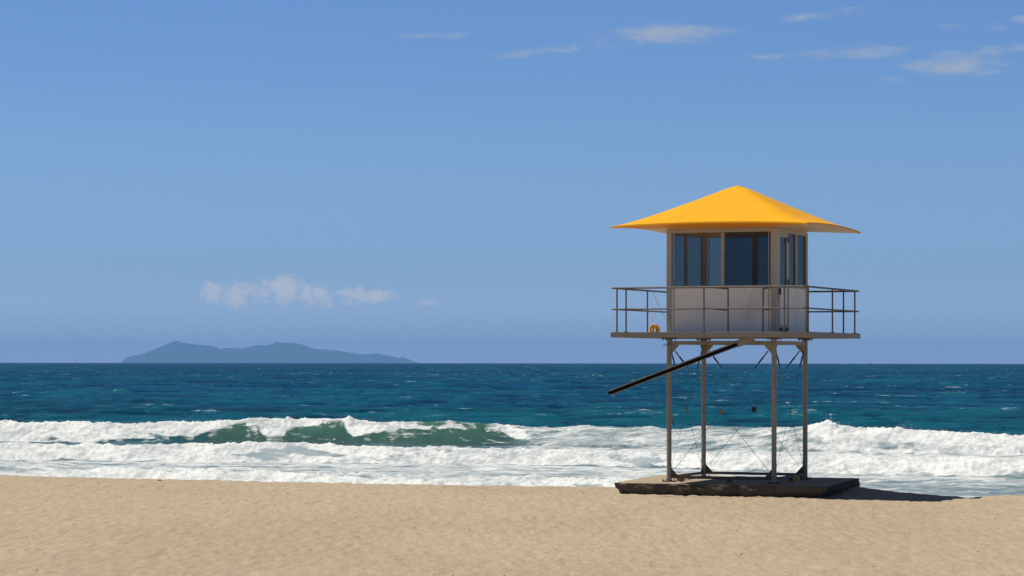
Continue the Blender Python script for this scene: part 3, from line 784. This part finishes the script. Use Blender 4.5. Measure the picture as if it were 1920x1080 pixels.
# underside: flat soffit boards from the lip of the eave in to the cabin walls
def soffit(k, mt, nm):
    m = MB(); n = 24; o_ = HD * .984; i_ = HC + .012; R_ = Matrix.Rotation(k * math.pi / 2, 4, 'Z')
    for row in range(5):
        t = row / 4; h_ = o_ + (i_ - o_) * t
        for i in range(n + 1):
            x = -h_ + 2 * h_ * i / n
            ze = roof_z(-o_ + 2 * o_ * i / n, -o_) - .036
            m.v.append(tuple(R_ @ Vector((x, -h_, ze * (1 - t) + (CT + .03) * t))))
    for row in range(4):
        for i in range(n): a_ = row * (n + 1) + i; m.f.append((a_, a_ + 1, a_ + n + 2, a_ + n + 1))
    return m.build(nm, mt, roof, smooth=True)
soffit(0, M_soffit_glow, 'front_soffit'); soffit(1, M_cream, 'soffit'); soffit(2, M_cream, 'soffit'); soffit(3, M_cream, 'soffit')  # front boards coloured for the bounced and transmitted glow, the rest plain cream
for k in range(4):
    MB().box(-HC + .03, HC - .03, -HC + .03, -HC + .05, CT + .001, CT + .40, side(k)).build('upper_wall', M_frame, tower)
# folded-up ladder: two channel stringers and rungs, pivoted under the deck front
Rz = Matrix.Rotation(TH, 4, 'Z')
def to_local(p): return Rz @ (Vector(p) - Vector((XC, YC, ZS)))
YA = 59.35
A = to_local(px(1144.5, 736.5, YA)); B = to_local(px(1412, 633.5, YA + .25))
ax = (B - A).normalized(); sd = Vector((ax.y, -ax.x, 0)).normalized(); sd = -to_local(Vector((0, 1, 0)) + Vector((XC, YC, ZS))) * -1
sd = (sd - ax * sd.dot(ax)).normalized(); up = sd.cross(ax).normalized()
if up.z < 0: up = -up
lad = empty('ladder', A); lad.parent = tower
L = (B - A).length
def lp(s_, u_, w_): return ax * s_ + up * u_ + sd * w_
for k_, off in enumerate((0, .42)):
    m = MB()
    def bar(u0, u1, w0, w1, s0=0, s1=L):
        q = [lp(s0, u0, w0), lp(s0, u1, w0), lp(s0, u1, w1), lp(s0, u0, w1)]; m.prism(q, ax * (s1 - s0))
    bar(-.038, .038, off + .03, off + .036)
    st = m.build('stringer', M_black, lad)
    m = MB(); bar(.0385, .052, off, off + .036); bar(-.056, -.0385, off, off + .036); m.build('stringer_flange', M_steel, st)
    m = MB(); bar(-.075, .075, off - .012, off - .002, L - .38, L + .02); m.build('pivot_plate', M_steel, st)
for i in range(9):
    s_ = .2 + i * (L - .5) / 8; MB().tube([lp(s_, 0, .037), lp(s_, 0, .449)], .014, 8).build('rung', M_steel, lad)
# hook beside the leg
h0 = to_local(px(1257, 644, 60.6)); h1 = to_local(px(1243.5, 648.5, 60.3))
MB().tube([h0, (h0 + h1) / 2 + Vector((0, 0, .01)), h1], .009, 6).build('hook', M_dark, tower)
h0 = to_local(px(1260, 779, 60.55)); h1 = to_local(px(1262.5, 790, 60.5)); h2 = to_local(px(1263.5, 799, 60.5))
cl = MB().tube([h0, h1], [.014, .022], 8).build('cleat', M_steel, tower); MB().tube([h1, h2], .014, 8).build('cleat_tip', M_dark, cl)

# ---------------------------------------------------------------- concrete slab
def build_slab():
    rng = random.Random(3)
    cor = [(2.30, 60.55), (6.95, 58.75), (8.22, 63.0), (3.6, 64.8)]
    pts = []
    for i in range(4):
        a, b = Vector(cor[i]), Vector(cor[(i + 1) % 4]); n = 46; dn = (b - a).normalized(); nn = Vector((dn.y, -dn.x))
        for j in range(n):
            t = j / n; p = a.lerp(b, t)
            e_ = .04 * math.sin(j * .9 + i) * rng.uniform(.2, 1) + rng.uniform(-.025, .02)
            if min(t, 1 - t) < .03: e_ -= .05
            pts.append(p + nn * e_)
    n = len(pts); cx = sum(p.x for p in pts) / n; cy = sum(p.y for p in pts) / n
    levels = [(0.0, ZS - .002, -.012), (0, ZS - .014, -.004), (0, ZS - .05, .0), (0, ZS - .12, .01), (0, ZS - .18, -.02), (0, ZS - .26, -.07), (0, ZS - .6, -.08)]
    m = MB(); c2 = Vector((cx, cy))
    for li, (_, z, grow) in enumerate(levels):
        for i, p in enumerate(pts):
            dr = (p - c2).normalized(); jit = .022 * math.sin(i * 1.7 + li * 2.1) + rng.uniform(-.014, .014) if li > 1 else rng.uniform(-.006, .006)
            # bite out of the left end and undercut towards the near corner
            lf = math.exp(-((p - Vector(cor[0])).length / .25) ** 2); nr = math.exp(-((p - Vector(cor[1])).length / .9) ** 2)
            q = p + dr * (grow + jit - (lf * .20 + nr * .22) * max(0, li - 2) / 3)
            m.v.append((q.x, q.y, z + (rng.uniform(-.016, .004) if li in (0, 1) and rng.random() < .3 else 0)))
    for li in range(len(levels) - 1):
        for i in range(n):
            a = li * n + i; b = li * n + (i + 1) % n; m.f.append((a, b, b + n, a + n))
    # top surface: rings towards the middle
    prev = 0
    for q_, fr in enumerate((.96, .8, .55, .25)):
        b0 = len(m.v)
        for i, p in enumerate(pts):
            v = c2.lerp(p, fr); m.v.append((v.x, v.y, ZS - .002 + rng.uniform(-.002, 0)))
        for i in range(n):
            a = prev + i; b = prev + (i + 1) % n; m.f.append((a, b, b0 + (i + 1) % n, b0 + i))
        prev = b0
    m.v.append((cx, cy, ZS - .002)); ci = len(m.v) - 1
    for i in range(n): m.f.append((prev + i, prev + (i + 1) % n, ci))
    M_con = mat('weathered_concrete', (.085, .072, .055), .9, .15, 1.5, bump=.9, bscale=14, dirt=(.045, .037, .027), dirtamt=.75, spec=.1)
    T = NT.__new__(NT); T.t = M_con.node_tree; T.n = T.t.nodes; T.l = T.t.links
    pr = [q for q in T.n if q.type == 'BSDF_PRINCIPLED'][0]; old = pr.inputs['Base Color'].links[0].from_socket
    ge = T.new('ShaderNodeNewGeometry'); sp = T.new('ShaderNodeSeparateXYZ'); T.link(ge.outputs['True Normal'], sp.inputs[0])
    nn_ = T.noise(ge.outputs['Position'], 2.2, 6, .7)
    sandy = T.math('MULTIPLY', T.maprange(sp.outputs[2], .93, .985), T.maprange(nn_, .30, .5, .6, 1))
    T.link(T.mix(sandy, old, (.36, .285, .195, 1)), pr.inputs['Base Color'])
    o = m.build('concrete_slab', M_con, smooth=True, flat_angle=35)
    tag(o, 'low rough edged concrete slab sunk in the sand under the tower', 'slab')
build_slab()

# ---------------------------------------------------------------- small things
rng = random.Random(8)
# yellow rope coil hung at the left end of the deck
DKW = ZS + DK1
def coil(cx, cy, z, name, lab, m_, R=.085, n=5):
    mb = MB(); 
    for k in range(n):
        pts = []
        ph = rng.uniform(0, 1); r0 = R * rng.uniform(.6, 1.25); ox = rng.uniform(-.03, .03)
        for i in range(25):
            a = math.pi * (-.2 + 1.4 * i / 24)
            pts.append((cx + ox + r0 * math.cos(a) * 1.05, cy + .03 * math.sin(3 * a + ph) + (k - n / 2) * .010, max(z - .055, z - .02 + r0 * math.sin(a) * 1.25 + .012 * math.sin(7 * a + ph * 6))))
        mb.tube(pts, .013, 6)
    o = mb.build(name, m_, smooth=True); tag(o, lab, 'rope'); return o
p = px(1228, 617.5, 61.3)
coil(p.x, p.y, p.z, 'rope_coil', 'yellow rope coil slumped on the left end of the deck below the railing', M_yellow, .085, 13)
mb = MB()
for (xa, ya, xb, yb) in ((1220, 550, 1220, 584), (1232, 550, 1229, 575), (1223, 547, 1248, 598), (1229, 575, 1225, 606), (1214, 583, 1227, 604)):
    a = px(xa, ya, 61.4); b = px(xb, yb, 61.3); mid = (a + b) / 2 + Vector((.01, 0, -.01)); mb.tube([a, mid, b], .005, 5)
o = mb.build('hanging_cord', mat('pale_cord', (.55, .42, .25), .8)); tag(o, 'thin pale cords hanging from the left railing above the yellow rope coil', 'cord')
mb = MB(); a = px(1465, 538, 58.95); b = px(1459, 543, 58.93); c_ = px(1457.3, 563, 58.95)
mb.tube([a, b, (b + c_) / 2, c_], .006, 6)
o = mb.build('dark_cord', M_dark); tag(o, 'short dark cord hanging from the front railing beside the cabin door', 'cord')
# orange buoy block behind the front beam at the left leg
p = px(1277, 901, 61.6); p.z = ZS + .001
fl = MB(); fl.tube([(0, 0, .0), (0, 0, .015), (0, 0, .06), (0, 0, .085), (0, 0, .11)], [.085, .105, .105, .06, .035], 18)
o = fl.build('orange_float', M_orange, smooth=True); o.location = (p.x, p.y, p.z); tag(o, 'orange float lying on the slab behind the left leg', 'float')
hd = MB().tube([(-.03, 0, .105), (-.028, 0, .145), (.028, 0, .145), (.03, 0, .105)], .011, 8).build('handle', M_orange, o, smooth=True)
# yellow ring by the right legs
p = px(1494, 899, 60.9); mb = MB(); pts = []
for i in range(25):
    a = 2 * math.pi * i / 24; pts.append((.058 * math.cos(a), .0, .062 + .058 * math.sin(a)))
mb.tube(pts, .012, 8, cap=False)
o = mb.build('yellow_ring', M_yellow, smooth=True); o.location = (p.x, p.y, ZS + .012); tag(o, 'small yellow ring standing on the slab between the two right legs', 'ring')
# orange scrap on the sand, far left
p = px(299, 903.5, 66.5); z = float(sand_z(np.array(p.x), np.array(p.y)))
mb = MB(); mb.prism([(-.05, 0, 0), (-.02, .05, .005), (.04, .04, .0), (.06, -.01, .01), (.01, -.04, .0)], (0, -.01, .045))
o = mb.build('plastic_scrap', M_orange, bevel=.004); o.location = (p.x, p.y, z + .0); tag(o, 'tiny orange scrap lying on the sand near the water at far left', 'litter')

def bits(name, n, m_, lo, hi, seed, lab, cat):
    r = random.Random(seed); mb = MB()
    for i in range(n):
        Y = 37 + 30 * r.random() ** 1.1; X = r.uniform(-.215, .215) * Y
        if Y > float(np.interp(X, CR_X, CR_Y)) - .5: continue
        if 2 < X < 8.5 and Y > 58: continue
        z = float(sand_z(np.array(X), np.array(Y))) + .012; s_ = r.uniform(lo, hi); a = r.uniform(0, 6.28)
        q = []
        for k in range(5):
            b_ = a + k * 1.2566; q.append((X + math.cos(b_) * s_ * r.uniform(.6, 1.1), Y + math.sin(b_) * s_ * r.uniform(.6, 1.1), z + r.uniform(-.004, .006)))
        b0 = len(mb.v); mb.v += q + [(X, Y, z + s_ * r.uniform(.5, .9)), (X, Y, z - .02)]
        for k in range(5): mb.f += [(b0 + k, b0 + (k + 1) % 5, b0 + 5), (b0 + (k + 1) % 5, b0 + k, b0 + 6)]
    o = mb.build(name, m_); tag(o, lab, cat, None, 'stuff')
bits('shell_fragments', 950, mat('shell_white', (.78, .74, .68), .5), .004, .012, 1, 'tiny white shell fragments strewn over the sand', 'shells')
bits('dark_twigs', 75, mat('driftwood_crumbs', (.09, .065, .045), .9), .006, .016, 2, 'tiny dark crumbs of driftwood strewn over the sand', 'driftwood')

# two far boats at the horizon
def boat(xp, Y, s_, lab):
    o = empty('boat', ((xp - 960) / F * Y, Y, -(((xp - 960) / F * Y) ** 2 + Y * Y) / (2 * R_E) + .1)); tag(o, lab, 'boat', 'boats on the horizon')
    mh = mat('white_hull', (.8, .8, .78), .4)
    st = [(-3.2, .95, .0), (-1.5, 1.15, .0), (1.2, 1.0, .1), (2.8, .45, .35), (3.6, .02, .55)]
    m = MB()
    for (x, w, lift) in st: m.v += [(x * s_, -w * s_, (1.05 + lift) * s_), (x * s_, w * s_, (1.05 + lift) * s_), (x * s_, w * .55 * s_, -.3), (x * s_, -w * .55 * s_, -.3)]
    for i in range(4):
        for k in range(4): a = i * 4 + k; b = i * 4 + (k + 1) % 4; m.f.append((a, b, b + 4, a + 4))
    m.f += [(3, 2, 1, 0), (16, 17, 18, 19)]
    m.build('hull', mh, o)
    m = MB(); m.prism([(-1.6 * s_, -.7 * s_, 1.06 * s_), (1.2 * s_, -.7 * s_, 1.1 * s_), (.5 * s_, -.7 * s_, 2.3 * s_), (-1.5 * s_, -.7 * s_, 2.3 * s_)], (0, 1.4 * s_, 0)); m.build('cabin', mh, o)
boat(1594, 5600, 1.0, 'tiny white boat on the horizon, the nearer of two to the tower')
boat(1631, 5900, 1.15, 'tiny white boat on the horizon, the farther of two from the tower')

# ---------------------------------------------------------------- haze
def build_haze():
    m = bpy.data.materials.new('sea_haze'); m.use_nodes = True; T = NT(m.node_tree)
    v = T.new('ShaderNodeVolumePrincipled'); v.inputs['Color'].default_value = HAZE_COL; v.inputs['Density'].default_value = HAZE_D
    v.inputs['Anisotropy'].default_value = 0.0
    o = T.new('ShaderNodeOutputMaterial'); T.link(v.outputs[0], o.inputs['Volume'])
    b = MB().box(-60500, 60500, -500, 44000, -620, 300).build('haze', m); tag(b, 'pale blue sea haze softening the horizon', None, None, 'stuff')
HAZE_COL = (.275, .575, 1.0, 1); HAZE_D = 4.0e-5
build_haze()
